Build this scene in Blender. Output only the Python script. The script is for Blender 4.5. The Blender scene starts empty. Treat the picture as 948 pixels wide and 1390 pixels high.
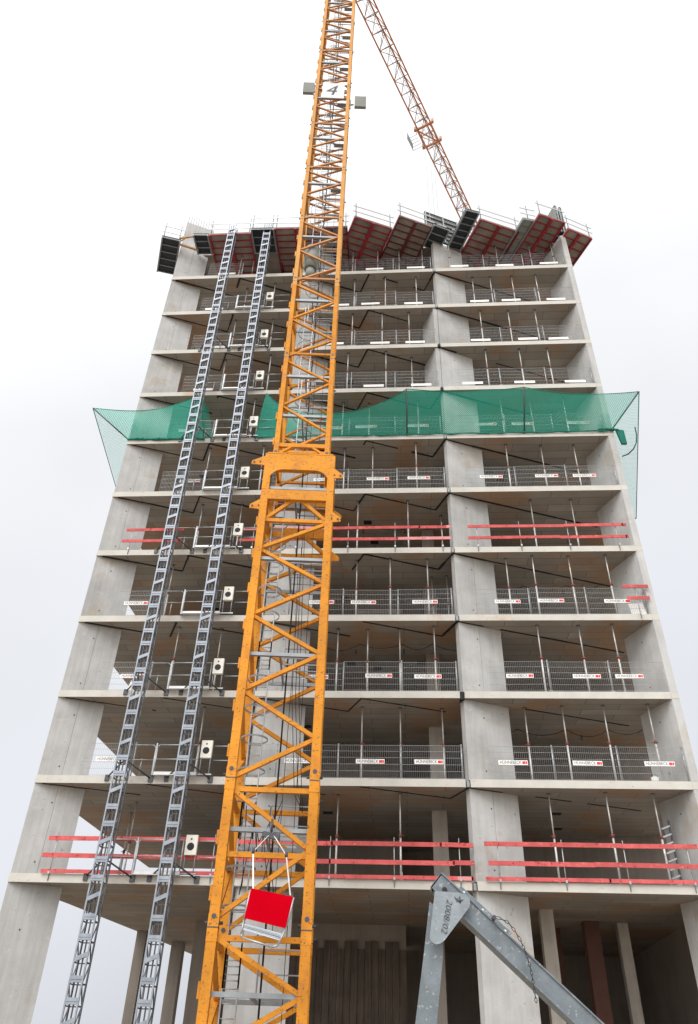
import bpy, math, random
from mathutils import Vector, Matrix
R = math.radians
random.seed(7)
scene = bpy.context.scene
COL = scene.collection

# ------------------------------------------------------------------ camera
cd = bpy.data.cameras.new('camera'); cam = bpy.data.objects.new('camera', cd); COL.objects.link(cam)
def cam_rot(yaw, pitch, roll):
    cy, sy, cp, sp = math.cos(yaw), math.sin(yaw), math.cos(pitch), math.sin(pitch)
    f = Vector((sy*cp, cy*cp, sp)); r = Vector((cy, -sy, 0)); u = r.cross(f)
    cr, sr = math.cos(roll), math.sin(roll)
    return cr*r+sr*u, -sr*r+cr*u, f
r_, u_, f_ = cam_rot(-0.08, 0.665, 0.035)
cam.matrix_world = Matrix(((r_.x, u_.x, -f_.x, 12.3254), (r_.y, u_.y, -f_.y, -25.9048), (r_.z, u_.z, -f_.z, -4.5894), (0, 0, 0, 1)))
cd.sensor_fit = 'HORIZONTAL'; cd.sensor_width = 36; cd.lens = 36*1041.56/948
cd.shift_y = -45/948; cd.clip_end = 2000; cd.clip_start = 0.05
scene.camera = cam

# ------------------------------------------------------------------ sky, sun, exposure (bright overcast)
SUN_EL, SUN_ROT = R(48), R(200)
w = bpy.data.worlds.new('World'); scene.world = w; w.use_nodes = True
nt = w.node_tree; nt.nodes.clear()
N = nt.nodes.new; K = nt.links.new
out = N('ShaderNodeOutputWorld'); bg = N('ShaderNodeBackground'); K(bg.outputs[0], out.inputs[0])
sky = N('ShaderNodeTexSky'); sky.sky_type = 'NISHITA'; sky.sun_disc = False
sky.sun_elevation = SUN_EL; sky.sun_rotation = SUN_ROT; sky.dust_density = 4; sky.air_density = 1.0
hs = N('ShaderNodeHueSaturation'); hs.inputs['Saturation'].default_value = 0.25; hs.inputs['Value'].default_value = 1.0
K(sky.outputs[0], hs.inputs['Color'])
tc = N('ShaderNodeTexCoord'); sx = N('ShaderNodeSeparateXYZ'); K(tc.outputs['Generated'], sx.inputs[0])
SD = (math.sin(R(200))*math.cos(SUN_EL), math.cos(R(200))*math.cos(SUN_EL), math.sin(SUN_EL))
dp = N('ShaderNodeVectorMath'); dp.operation = 'DOT_PRODUCT'; K(tc.outputs['Generated'], dp.inputs[0]); dp.inputs[1].default_value = SD
rp = N('ShaderNodeValToRGB')     # overcast cloud deck: brightest round the hidden sun, dimmest opposite it near the horizon
m0 = N('ShaderNodeMapRange'); K(dp.outputs['Value'], m0.inputs[0]); m0.inputs[1].default_value = -0.8; m0.inputs[2].default_value = 1.0; K(m0.outputs[0], rp.inputs[0])
e = rp.color_ramp.elements
e[0].position = 0.0; e[0].color = (0.66, 0.69, 0.75, 1)
e[1].position = 1.0; e[1].color = (2.30, 2.25, 2.2, 1)
k = rp.color_ramp.elements.new(0.27); k.color = (0.86, 0.885, 0.94, 1)
k = rp.color_ramp.elements.new(0.52); k.color = (1.02, 1.03, 1.06, 1)
k = rp.color_ramp.elements.new(0.72); k.color = (1.5, 1.5, 1.5, 1)
nz = N('ShaderNodeTexNoise'); nz.inputs['Scale'].default_value = 2.2; nz.inputs['Detail'].default_value = 3
K(tc.outputs['Generated'], nz.inputs['Vector'])
mr = N('ShaderNodeMapRange'); K(nz.outputs[0], mr.inputs[0]); mr.inputs[1].default_value = 0.3; mr.inputs[2].default_value = 0.7
mr.inputs[3].default_value = 0.93; mr.inputs[4].default_value = 1.07
vm = N('ShaderNodeVectorMath'); vm.operation = 'SCALE'; K(rp.outputs[0], vm.inputs[0]); K(mr.outputs[0], vm.inputs['Scale'])
vs = N('ShaderNodeVectorMath'); vs.operation = 'SCALE'; K(vm.outputs[0], vs.inputs[0]); vs.inputs['Scale'].default_value = 4.6
mx = N('ShaderNodeMixRGB'); mx.inputs[0].default_value = 0.9; K(hs.outputs[0], mx.inputs[1]); K(vs.outputs[0], mx.inputs[2])
K(mx.outputs[0], bg.inputs[0]); bg.inputs[1].default_value = 0.15
sd = bpy.data.lights.new('sun', 'SUN'); sd.energy = 1.5; sd.angle = R(40); sd.color = (1, 0.97, 0.93)
so = bpy.data.objects.new('sun', sd); COL.objects.link(so)
sdir = Vector((math.sin(R(200))*math.cos(SUN_EL), math.cos(R(200))*math.cos(SUN_EL), math.sin(SUN_EL)))
so.rotation_euler = sdir.to_track_quat('Z', 'Y').to_euler(); so.location = (0, -30, 80)
vsn = scene.view_settings
vsn.view_transform = 'Standard'; vsn.look = 'None'; vsn.exposure = 0.45; vsn.gamma = 1; vsn.use_curve_mapping = False

# ------------------------------------------------------------------ materials
def mat(name, col, rough=0.8, metal=0.0, var=0.12, scale=3.0, bump=0.0, bscale=40, streak=0.0, stain=None, seam=None, spots=None, rnd=0.0, wear=None, spec=0.35):
    m = bpy.data.materials.new(name); m.use_nodes = True
    n = m.node_tree; b = n.nodes['Principled BSDF']; A = n.nodes.new; L = n.links.new
    b.inputs['Roughness'].default_value = rough; b.inputs['Metallic'].default_value = metal
    if 'Specular IOR Level' in b.inputs: b.inputs['Specular IOR Level'].default_value = spec
    t = A('ShaderNodeNewGeometry')
    def noise(sc, det=5, vec=None, ro=0.6):
        q = A('ShaderNodeTexNoise'); q.inputs['Scale'].default_value = sc; q.inputs['Detail'].default_value = det; q.inputs['Roughness'].default_value = ro
        L(vec or t.outputs['Position'], q.inputs['Vector']); return q.outputs[0]
    def rng(s, a, b_, c, d):
        q = A('ShaderNodeMapRange'); L(s, q.inputs[0])
        for i, v in enumerate((a, b_, c, d)): q.inputs[i+1].default_value = v
        return q.outputs[0]
    def mul(a, b_):
        q = A('ShaderNodeMath'); q.operation = 'MULTIPLY'; L(a, q.inputs[0])
        if isinstance(b_, float): q.inputs[1].default_value = b_
        else: L(b_, q.inputs[1])
        return q.outputs[0]
    f = rng(noise(scale), 0.3, 0.7, 1-var, 1+var)
    if streak:
        mp = A('ShaderNodeMapping'); mp.inputs['Scale'].default_value = (3.2, 3.2, 0.22); L(t.outputs['Position'], mp.inputs[0])
        f = mul(f, rng(noise(2.0, 6, mp.outputs[0], 0.7), 0.32, 0.68, 1-streak, 1+streak))
    if seam:   # formwork sheets: slight tone step from sheet to sheet and a darker joint
        br = A('ShaderNodeTexBrick'); br.offset = 0.5; br.inputs['Scale'].default_value = 1.0
        br.inputs['Brick Width'].default_value = seam[0]; br.inputs['Row Height'].default_value = seam[1]; br.inputs['Mortar Size'].default_value = seam[2]
        br.inputs['Color1'].default_value = (1, 1, 1, 1); br.inputs['Color2'].default_value = (seam[3],)*3+(1,); br.inputs['Mortar'].default_value = (seam[4],)*3+(1,)
        mp = A('ShaderNodeMapping'); mp.inputs['Rotation'].default_value = seam[5] if len(seam) > 5 else (0, 0, 0); L(t.outputs['Position'], mp.inputs[0]); L(mp.outputs[0], br.inputs['Vector'])
        f = mul(f, br.outputs[0])
    if rnd:
        oi = A('ShaderNodeObjectInfo'); f = mul(f, rng(oi.outputs['Random'], 0, 1, 1-rnd, 1+rnd))
    v = A('ShaderNodeVectorMath'); v.operation = 'SCALE'; v.inputs[0].default_value = col[:3]; L(f, v.inputs['Scale'])
    c = v.outputs[0]
    def over(c, colr, fac):
        q = A('ShaderNodeMixRGB'); L(fac, q.inputs[0]); L(c, q.inputs[1]); q.inputs[2].default_value = tuple(colr)+(1,); return q.outputs[0]
    if stain: c = over(c, stain[0], rng(noise(stain[1], 4), stain[2], stain[2]+0.12, 0, stain[3]))
    if spots: c = over(c, spots[0], rng(noise(spots[1], 2), spots[2], spots[2]+0.03, 0, spots[3]))
    if wear:
        mp = A('ShaderNodeMapping'); mp.inputs['Scale'].default_value = (1, 1, 2.4); L(t.outputs['Position'], mp.inputs[0])
        c = over(c, wear[0], rng(noise(wear[1], 6, mp.outputs[0], 0.75), wear[2], wear[2]+0.08, 0, wear[3]))
    L(c, b.inputs['Base Color'])
    L(rng(noise(scale*2), 0.3, 0.7, max(0.05, rough-0.1), min(1, rough+0.1)), b.inputs['Roughness'])
    if bump:
        bp = A('ShaderNodeBump'); bp.inputs['Strength'].default_value = bump; bp.inputs['Distance'].default_value = 0.02
        L(noise(bscale, 4), bp.inputs['Height']); L(bp.outputs[0], b.inputs['Normal'])
    return m
M = {}
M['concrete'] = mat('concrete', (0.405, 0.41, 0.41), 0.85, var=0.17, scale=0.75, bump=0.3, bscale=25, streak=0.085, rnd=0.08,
                    stain=((0.33, 0.28, 0.21), 0.9, 0.56, 0.45), spots=((0.20, 0.19, 0.18), 6.0, 0.70, 0.55), wear=((0.52, 0.52, 0.50), 1.6, 0.60, 0.45))
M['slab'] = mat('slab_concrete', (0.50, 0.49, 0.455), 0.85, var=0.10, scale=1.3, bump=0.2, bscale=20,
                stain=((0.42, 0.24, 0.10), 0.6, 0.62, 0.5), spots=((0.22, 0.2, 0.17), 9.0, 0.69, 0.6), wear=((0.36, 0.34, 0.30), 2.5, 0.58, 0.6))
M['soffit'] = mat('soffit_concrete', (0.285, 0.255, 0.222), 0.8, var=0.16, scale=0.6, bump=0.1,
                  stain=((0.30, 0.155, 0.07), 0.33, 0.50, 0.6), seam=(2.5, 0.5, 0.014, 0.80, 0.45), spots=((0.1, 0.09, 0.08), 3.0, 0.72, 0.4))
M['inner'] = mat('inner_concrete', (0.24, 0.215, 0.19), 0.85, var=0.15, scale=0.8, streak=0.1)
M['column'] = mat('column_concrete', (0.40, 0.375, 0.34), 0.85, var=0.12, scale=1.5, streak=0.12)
M['strip'] = mat('black_insulation', (0.012, 0.012, 0.013), 0.7)
M['hole'] = mat('tie_hole', (0.07, 0.065, 0.06), 0.9)
M['galv'] = mat('galvanised_steel', (0.36, 0.38, 0.40), 0.42, 0.55, var=0.18, scale=6, spots=((0.25, 0.25, 0.26), 12, 0.66, 0.5))
M['prop'] = mat('prop_steel', (0.52, 0.52, 0.51), 0.5, 0.35, var=0.25, scale=4, rnd=0.12, spots=((0.32, 0.22, 0.16), 8, 0.64, 0.6))
M['darksteel'] = mat('dark_steel', (0.07, 0.075, 0.085), 0.5, 0.5, var=0.25)
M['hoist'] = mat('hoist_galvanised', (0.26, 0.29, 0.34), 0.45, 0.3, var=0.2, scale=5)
M['hoistlight'] = mat('hoist_plate', (0.26, 0.295, 0.345), 0.45, 0.3, var=0.2, scale=4, rnd=0.05)
M['redhandle'] = mat('red_handle', (0.20, 0.055, 0.05), 0.6)
M['wire'] = mat('fence_wire', (0.30, 0.31, 0.32), 0.5, 0.4)
M['white'] = mat('white_banner', (0.78, 0.78, 0.77), 0.6, var=0.05)
M['signgrey'] = mat('weathered_sign', (0.56, 0.57, 0.60), 0.6, var=0.1)
M['ink'] = mat('dark_ink', (0.03, 0.03, 0.04), 0.6)
M['redink'] = mat('red_ink', (0.6, 0.03, 0.04), 0.6)
M['redwood'] = mat('red_timber', (0.50, 0.105, 0.105), 0.85, spec=0.1, wear=((0.56, 0.33, 0.31), 5.5, 0.59, 0.55), var=0.2, scale=2.5, rnd=0.12, spots=((0.30, 0.03, 0.03), 9, 0.63, 0.8), stain=((0.72, 0.24, 0.22), 3.0, 0.6, 0.5))
M['paleredwood'] = mat('faded_red_timber', (0.62, 0.25, 0.26), 0.8, var=0.15, scale=3, spots=((0.3, 0.06, 0.06), 9, 0.62, 0.8))
M['crane'] = mat('crane_paint', (0.55, 0.225, 0.024), 0.6, 0.0, spec=0.15, var=0.2, scale=0.9, rnd=0.06, stain=((0.46, 0.17, 0.03), 1.7, 0.55, 0.6), wear=((0.20, 0.10, 0.045), 5.5, 0.57, 0.8), spots=((0.10, 0.06, 0.04), 16, 0.65, 0.85))
M['cranedull'] = mat('crane_paint_dull', (0.55, 0.235, 0.04), 0.55, 0.0, var=0.15, scale=2, wear=((0.25, 0.11, 0.04), 5, 0.58, 0.7))
M['crane2'] = mat('crane_paint_glare', (0.53, 0.26, 0.065), 0.6, 0.0, spec=0.15, var=0.15, scale=1.1, rnd=0.07, wear=((0.30, 0.14, 0.05), 4.5, 0.62, 0.7))  # upper mast: sky glare put into a paler base colour, plus worn patches
M['crane2d'] = mat('crane_paint_shaded_brown', (0.40, 0.175, 0.05), 0.55, 0.0, var=0.2, scale=2, rnd=0.08)  # upper bracing: shade of the undersides put into a browner colour
M['jib'] = mat('jib_paint', (0.46, 0.18, 0.075), 0.5, 0.0, var=0.2, scale=1)  # base colour lightened to carry the sky glare on the jib
M['jibdark'] = mat('jib_lattice_dark', (0.25, 0.145, 0.10), 0.6, 0.0, var=0.3, scale=1)  # darker brown tone for the lattice bars
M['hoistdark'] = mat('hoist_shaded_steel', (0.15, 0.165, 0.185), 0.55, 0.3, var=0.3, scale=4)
M['platform'] = mat('platform_steel', (0.24, 0.26, 0.28), 0.5, 0.4, var=0.2)
M['ctl'] = mat('control_box', (0.80, 0.80, 0.74), 0.5, var=0.06)
M['plate'] = mat('alu_plate', (0.56, 0.57, 0.58), 0.4, 0.2, var=0.1)
M['ply'] = mat('formwork_ply', (0.22, 0.19, 0.17), 0.7, var=0.3, scale=1.5, rnd=0.2, wear=((0.32, 0.29, 0.26), 3, .58, .6))
M['plygrey'] = mat('formwork_ply_grey', (0.22, 0.235, 0.22), 0.7, var=0.15, scale=1.5)
M['fred'] = mat('formwork_red', (0.27, 0.018, 0.026), 0.6, var=0.3, scale=3, rnd=0.25, wear=((0.18, 0.10, 0.09), 6, .58, .7))
M['fdark'] = mat('formwork_dark_red', (0.12, 0.022, 0.026), 0.6, var=0.25, scale=3)
M['fblack'] = mat('formwork_black', (0.018, 0.022, 0.032), 0.55, var=0.3)
M['fgrey'] = mat('formwork_grey_bar', (0.22, 0.24, 0.25), 0.5, 0.3)
M['timber'] = mat('timber', (0.42, 0.25, 0.11), 0.8, var=0.2)
M['hoard'] = mat('timber_hoarding', (0.10, 0.08, 0.065), 0.85, var=0.25, scale=2, streak=0.35)
M['rebar'] = mat('rebar', (0.20, 0.17, 0.15), 0.7, 0.3)
M['canvas'] = mat('red_canvas', (0.42, 0.001, 0.008), 0.95, spec=0.0, var=0.06, scale=2, bump=0.15, bscale=200)
M['strap'] = mat('white_strap', (0.7, 0.69, 0.66), 0.8)
M['cable'] = mat('black_cable', (0.02, 0.02, 0.022), 0.6)
M['arm'] = mat('arm_galvanised', (0.165, 0.195, 0.22), 0.55, 0.2, spec=0.25, var=0.22, scale=9, bump=0.1, bscale=90, stain=((0.13, 0.15, 0.165), 6, 0.54, 0.6), wear=((0.16, 0.15, 0.14), 16, 0.58, 0.7), spots=((0.42, 0.44, 0.45), 34, 0.63, 0.5))
M['gus'] = mat('gusset_galvanised', (0.235, 0.27, 0.30), 0.6, 0.15, spec=0.25, var=0.2, scale=11, bump=0.1, bscale=90, wear=((0.19, 0.21, 0.23), 18, 0.56, 0.6), spots=((0.5, 0.51, 0.52), 40, 0.64, 0.5))
M['ground'] = mat('site_gravel', (0.33, 0.28, 0.225), 0.95, var=0.25, scale=0.4, bump=0.5, bscale=8)
M['darkcol'] = mat('red_brown_column', (0.10, 0.045, 0.035), 0.8)

def net_mat(name, cover):
    m = bpy.data.materials.new(name); m.use_nodes = True
    n = m.node_tree; b = n.nodes['Principled BSDF']; A = n.nodes.new; L = n.links.new
    b.inputs['Base Color'].default_value = (0.015, 0.46, 0.34, 1); b.inputs['Roughness'].default_value = 0.8
    uv = A('ShaderNodeUVMap'); s = A('ShaderNodeSeparateXYZ'); L(uv.outputs[0], s.inputs[0])
    def line(a, sgn):    # diagonal strands, 9 cm mesh, by arc length on the net itself
        q = A('ShaderNodeMath'); q.operation = 'MULTIPLY'; L(s.outputs[1], q.inputs[0]); q.inputs[1].default_value = sgn
        p = A('ShaderNodeMath'); p.operation = 'ADD'; L(s.outputs[0], p.inputs[0]); L(q.outputs[0], p.inputs[1])
        r = A('ShaderNodeMath'); r.operation = 'DIVIDE'; L(p.outputs[0], r.inputs[0]); r.inputs[1].default_value = a
        t = A('ShaderNodeMath'); t.operation = 'FRACT'; L(r.outputs[0], t.inputs[0])
        c = A('ShaderNodeMath'); c.operation = 'LESS_THAN'; L(t.outputs[0], c.inputs[0]); c.inputs[1].default_value = cover
        return c.outputs[0]
    mxx = A('ShaderNodeMath'); mxx.operation = 'MAXIMUM'; L(line(0.09, 1), mxx.inputs[0]); L(line(0.09, -1), mxx.inputs[1])
    L(mxx.outputs[0], b.inputs['Alpha'])
    tl = A('ShaderNodeBsdfTranslucent'); tl.inputs[0].default_value = (0.02, 0.55, 0.40, 1)
    tr = A('ShaderNodeBsdfTransparent'); m1 = A('ShaderNodeMixShader'); m1.inputs[0].default_value = 0.35
    b.inputs['Alpha'].default_value = 1
    for l in list(n.links):
        if l.to_socket == b.inputs['Alpha']: n.links.remove(l)
    L(b.outputs[0], m1.inputs[1]); L(tl.outputs[0], m1.inputs[2])
    m2 = A('ShaderNodeMixShader'); L(mxx.outputs[0], m2.inputs[0]); L(tr.outputs[0], m2.inputs[1]); L(m1.outputs[0], m2.inputs[2])
    L(m2.outputs[0], n.nodes['Material Output'].inputs[0])
    return m
M['net'] = net_mat('green_netting', 0.33); M['netfine'] = net_mat('green_netting_single', 0.17)
M['rope'] = mat('green_rope', (0.01, 0.16, 0.12), 0.8)

# ------------------------------------------------------------------ mesh helpers
class MB:
    def __init__(s): s.v = []; s.f = []; s.m = []; s.sm = []; s.uv = None
    def add(s, vs, fs, m=0, smooth=False):
        k = len(s.v); s.v += [tuple(p) for p in vs]
        for f in fs: s.f.append(tuple(i+k for i in f)); s.m.append(m); s.sm.append(smooth)
        return s
    def box(s, x0, x1, y0, y1, z0, z1, m=0):
        return s.prism([(x0, y0), (x1, y0), (x1, y1), (x0, y1)], z0, z1, m)
    def prism(s, poly, z0, z1, m=0, mbot=None):
        n = len(poly); vs = [(x, y, z0) for x, y in poly]+[(x, y, z1) for x, y in poly]
        s.add(vs, [tuple(range(n, 2*n))]+[(i, (i+1) % n, (i+1) % n+n, i+n) for i in range(n)], m)
        k = len(s.v)-2*n
        s.f.append(tuple(k+i for i in reversed(range(n)))); s.m.append(m if mbot is None else mbot); s.sm.append(False)
        return s
    def bar(s, p, q, w, h=None, m=0, up=(0, 0, 1)):
        h = h or w; p, q = Vector(p), Vector(q); d = (q-p).normalized(); u = Vector(up)
        if abs(d.dot(u)) > 0.98: u = Vector((0, 1, 0))
        a = d.cross(u).normalized()*w/2; b = a.cross(d).normalized()*h/2
        vs = [p-a-b, p+a-b, p+a+b, p-a+b, q-a-b, q+a-b, q+a+b, q-a+b]
        return s.add(vs, [(3, 2, 1, 0), (4, 5, 6, 7), (0, 1, 5, 4), (1, 2, 6, 5), (2, 3, 7, 6), (3, 0, 4, 7)], m)
    def tube(s, p, q, r, n=8, m=0, r2=None):
        p, q = Vector(p), Vector(q); d = (q-p).normalized(); u = Vector((0, 0, 1)) if abs(d.z) < 0.95 else Vector((0, 1, 0))
        a = d.cross(u).normalized(); b = a.cross(d); r2 = r if r2 is None else r2
        vs = [p+(a*math.cos(t)+b*math.sin(t))*r for t in (2*math.pi*i/n for i in range(n))]
        vs += [q+(a*math.cos(t)+b*math.sin(t))*r2 for t in (2*math.pi*i/n for i in range(n))]
        s.add(vs, [(i, (i+1) % n, (i+1) % n+n, i+n) for i in range(n)], m, True)
        k = len(s.v)-2*n; s.f += [tuple(k+i for i in reversed(range(n))), tuple(k+n+i for i in range(n))]; s.m += [m, m]; s.sm += [False, False]
        return s
    def path(s, pts, r, n=6, m=0):
        for a, b in zip(pts, pts[1:]): s.tube(a, b, r, n, m)
        return s
    def plate(s, poly, ext, m=0):          # 3D polygon extruded by a vector
        n = len(poly); e = Vector(ext); vs = [Vector(p) for p in poly]; vs += [p+e for p in vs]
        return s.add(vs, [tuple(reversed(range(n))), tuple(range(n, 2*n))]+[(i, (i+1) % n, (i+1) % n+n, i+n) for i in range(n)], m)
    def build(s, name, mats, parent=None, loc=None):
        if not isinstance(mats, (list, tuple)): mats = [mats]
        off = Vector(loc) if loc is not None else Vector((0, 0, 0))
        if parent is not None: off = WO[parent.name]
        me = bpy.data.meshes.new(name); me.from_pydata([tuple(Vector(p)-off) for p in s.v], [], s.f)
        for mm in mats: me.materials.append(M[mm])
        me.polygons.foreach_set('material_index', s.m); me.polygons.foreach_set('use_smooth', s.sm)
        if s.uv:
            ul = me.uv_layers.new(name='UVMap')
            for li, l in enumerate(me.loops): ul.data[li].uv = s.uv[l.vertex_index]
        me.update()
        o = bpy.data.objects.new(name, me); COL.objects.link(o)
        if parent is not None: o.parent = parent; WO[o.name] = off
        else: o.location = off; WO[o.name] = off
        return o
WO = {}
def tag(o, label=None, cat=None, group=None, kind=None):
    if label: o['label'] = label
    if cat: o['category'] = cat
    if group: o['group'] = group
    if kind: o['kind'] = kind
    return o
def thing(name, label, cat, loc=(0, 0, 0), group=None, rz=0):
    o = bpy.data.objects.new(name, None); COL.objects.link(o); o.location = loc; o.rotation_euler = (0, 0, rz)
    o.empty_display_size = 0.2; WO[o.name] = Vector(loc); return tag(o, label, cat, group)
def dup(root, loc, label, rz=0, group=None):
    r = root.copy(); COL.objects.link(r); r.location = loc; r.rotation_euler = (0, 0, rz); r['label'] = label
    if group: r['group'] = group
    for ch in list(root.children):
        c = ch.copy(); COL.objects.link(c); c.parent = r
        for g in list(ch.children):
            d = g.copy(); COL.objects.link(d); d.parent = c
    return r
ORD = ['ground', 'first', 'second', 'third', 'fourth', 'fifth', 'sixth', 'seventh', 'eighth', 'ninth', 'tenth', 'eleventh']
NTH = ['first', 'second', 'third', 'fourth', 'fifth', 'sixth', 'seventh', 'eighth']
def text_mesh(body, size, m, shear=0, off=0):
    cu = bpy.data.curves.new('t', 'FONT'); cu.body = body; cu.size = size; cu.extrude = 0.001; cu.align_x = 'CENTER'; cu.align_y = 'CENTER'; cu.shear = shear; cu.resolution_u = 3; cu.offset = off
    o = bpy.data.objects.new('t', cu); COL.objects.link(o)
    dg = bpy.context.evaluated_depsgraph_get(); me = bpy.data.meshes.new_from_object(o.evaluated_get(dg))
    bpy.data.objects.remove(o); me.materials.clear(); me.materials.append(M[m]); return me

SH = 3.0          # storey height; z = 0 is the underside of the lowest front slab, the ground lies at GZ
ST = 0.25         # slab thickness
GZ = -6.24
TOP = 32.75       # underside of the formwork for the next slab
# ------------------------------------------------------------------ ground
g = MB(); g.add([(-900, -900, GZ), (900, -900, GZ), (900, 900, GZ), (-900, 900, GZ)], [(0, 1, 2, 3)])
tag(g.build('ground', 'ground'), kind='structure')

# ------------------------------------------------------------------ the tower shell
tower = thing('concrete_tower', 'unfinished grey concrete high-rise with open storeys above the crane foot', 'building', (11, 8, GZ))
def slab_poly(n, gap=True):
    le = [(0.0, 0.0), (0.45, 13.0)] if n else [(0.0, 0.0), (0.62, 3.6), (1.36, 9.73), (2.2, 18.0)]
    bx, by = le[-1]
    p = list(reversed(le))
    p += [(14.40, 0.0), (14.40, 0.34), (14.56, 0.34), (14.56, 0.0)]
    p += [(21.6, 0.0), (21.75, 0.4), (22.6, 8.0), (22.9, by)]
    return p
teeth = []
for k in range(4): teeth += [(14.48-3.55*(k+1)+0.02, 0.06), (14.48-3.55*k-0.54, 1.27), (14.48-3.55*k, 0.05)] if False else []
zig = [(0.25, 0.05), (3.29, 1.26), (3.83, 0.06), (6.86, 1.26), (7.40, 0.06), (10.41, 1.25), (10.95, 0.05), (13.96, 1.26), (14.48, 0.06), (21.15, 2.70)]
for n in range(11):
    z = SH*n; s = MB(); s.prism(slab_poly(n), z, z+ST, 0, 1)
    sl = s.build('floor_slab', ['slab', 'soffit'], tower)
    if n >= 1:      # black insulation joint cast into the underside, sawtooth in plan, broken here and there
        j = MB()
        for a, b in zip(zig, zig[1:]):
            L_ = math.dist(a, b); t = 0
            while t < L_:
                d = random.uniform(0.5, 1.6); e1 = min(L_, t+d); w_ = random.uniform(0.05, 0.10) if n > 2 else random.uniform(0.04, 0.06)
                if random.random() < (0.93 if n > 3 else 0.75):
                    p = [a[i]+(b[i]-a[i])*t/L_ for i in (0, 1)]; q = [a[i]+(b[i]-a[i])*e1/L_ for i in (0, 1)]
                    j.bar((p[0], p[1], z-0.006), (q[0], q[1], z-0.006), w_, 0.024)
                elif j.v: j.build('joint_strip', 'strip', sl); j = MB()
                t = e1
        if j.v: j.build('joint_strip', 'strip', sl)
        for q in range(3):
            x, y = random.uniform(2, 20), random.uniform(2.0, 5.0); bo = MB(); bo.box(x, x+.35, y, y+.3, z-0.012, z+0.01); bo.build('box_out', 'strip', sl)
    w_ = .075 if n == 2 else .045; c = MB(); c.box(14.48-w_, 14.48+w_, -0.03, 0.33, z-(.05 if n == 2 else .0), z+ST-(0.03 if n == 2 else .06)); c.build('joint_cap', 'strip' if n in (2, 7, 8) else 'fgrey', sl)

def tie_holes(mb, p0, d, nrm, z0, pts):
    for u, zz in pts:
        c = Vector((p0[0]+d[0]*u, p0[1]+d[1]*u, z0+zz)); nn = Vector((nrm[0], nrm[1], 0))
        mb.tube(c+nn*0.004, c-nn*0.02, 0.028, 8, 1)
ca, sa = math.cos(R(25.6)), math.sin(R(25.6))
def fin(x0, y0, ln, z0, z1, th=0.26, name='fin_wall', mat_='concrete'):
    f = MB(); o = (x0, y0); d = (ca, sa); b = (-sa, ca)
    poly = [(o[0], o[1]), (o[0]+d[0]*ln, o[1]+d[1]*ln), (o[0]+d[0]*ln+b[0]*th, o[1]+d[1]*ln+b[1]*th), (o[0]+b[0]*th, o[1]+b[1]*th)]
    if x0 < 0.2: poly[-1] = (o[0], o[1]+th*1.1)
    f.prism(poly, z0, z1)
    hs_ = [(ln*0.42, (z1-z0)*0.80), (ln*0.38, (z1-z0)*0.14)]
    tie_holes(f, o, d, (sa, -ca), z0, hs_)
    if random.random() < .5: f.bar((o[0]+d[0]*ln*.47+sa*.001, o[1]+d[1]*ln*.47-ca*.001, z0), (o[0]+d[0]*ln*.47+sa*.001, o[1]+d[1]*ln*.47-ca*.001, z1), 0.005, 0.006, 1)
    return f.build(name, [mat_, 'hole'], tower)
levels = [(GZ, 0.0)]+[(SH*n+ST, SH*(n+1)) for n in range(10)]+[(30.25, TOP+0.12)]
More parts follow.
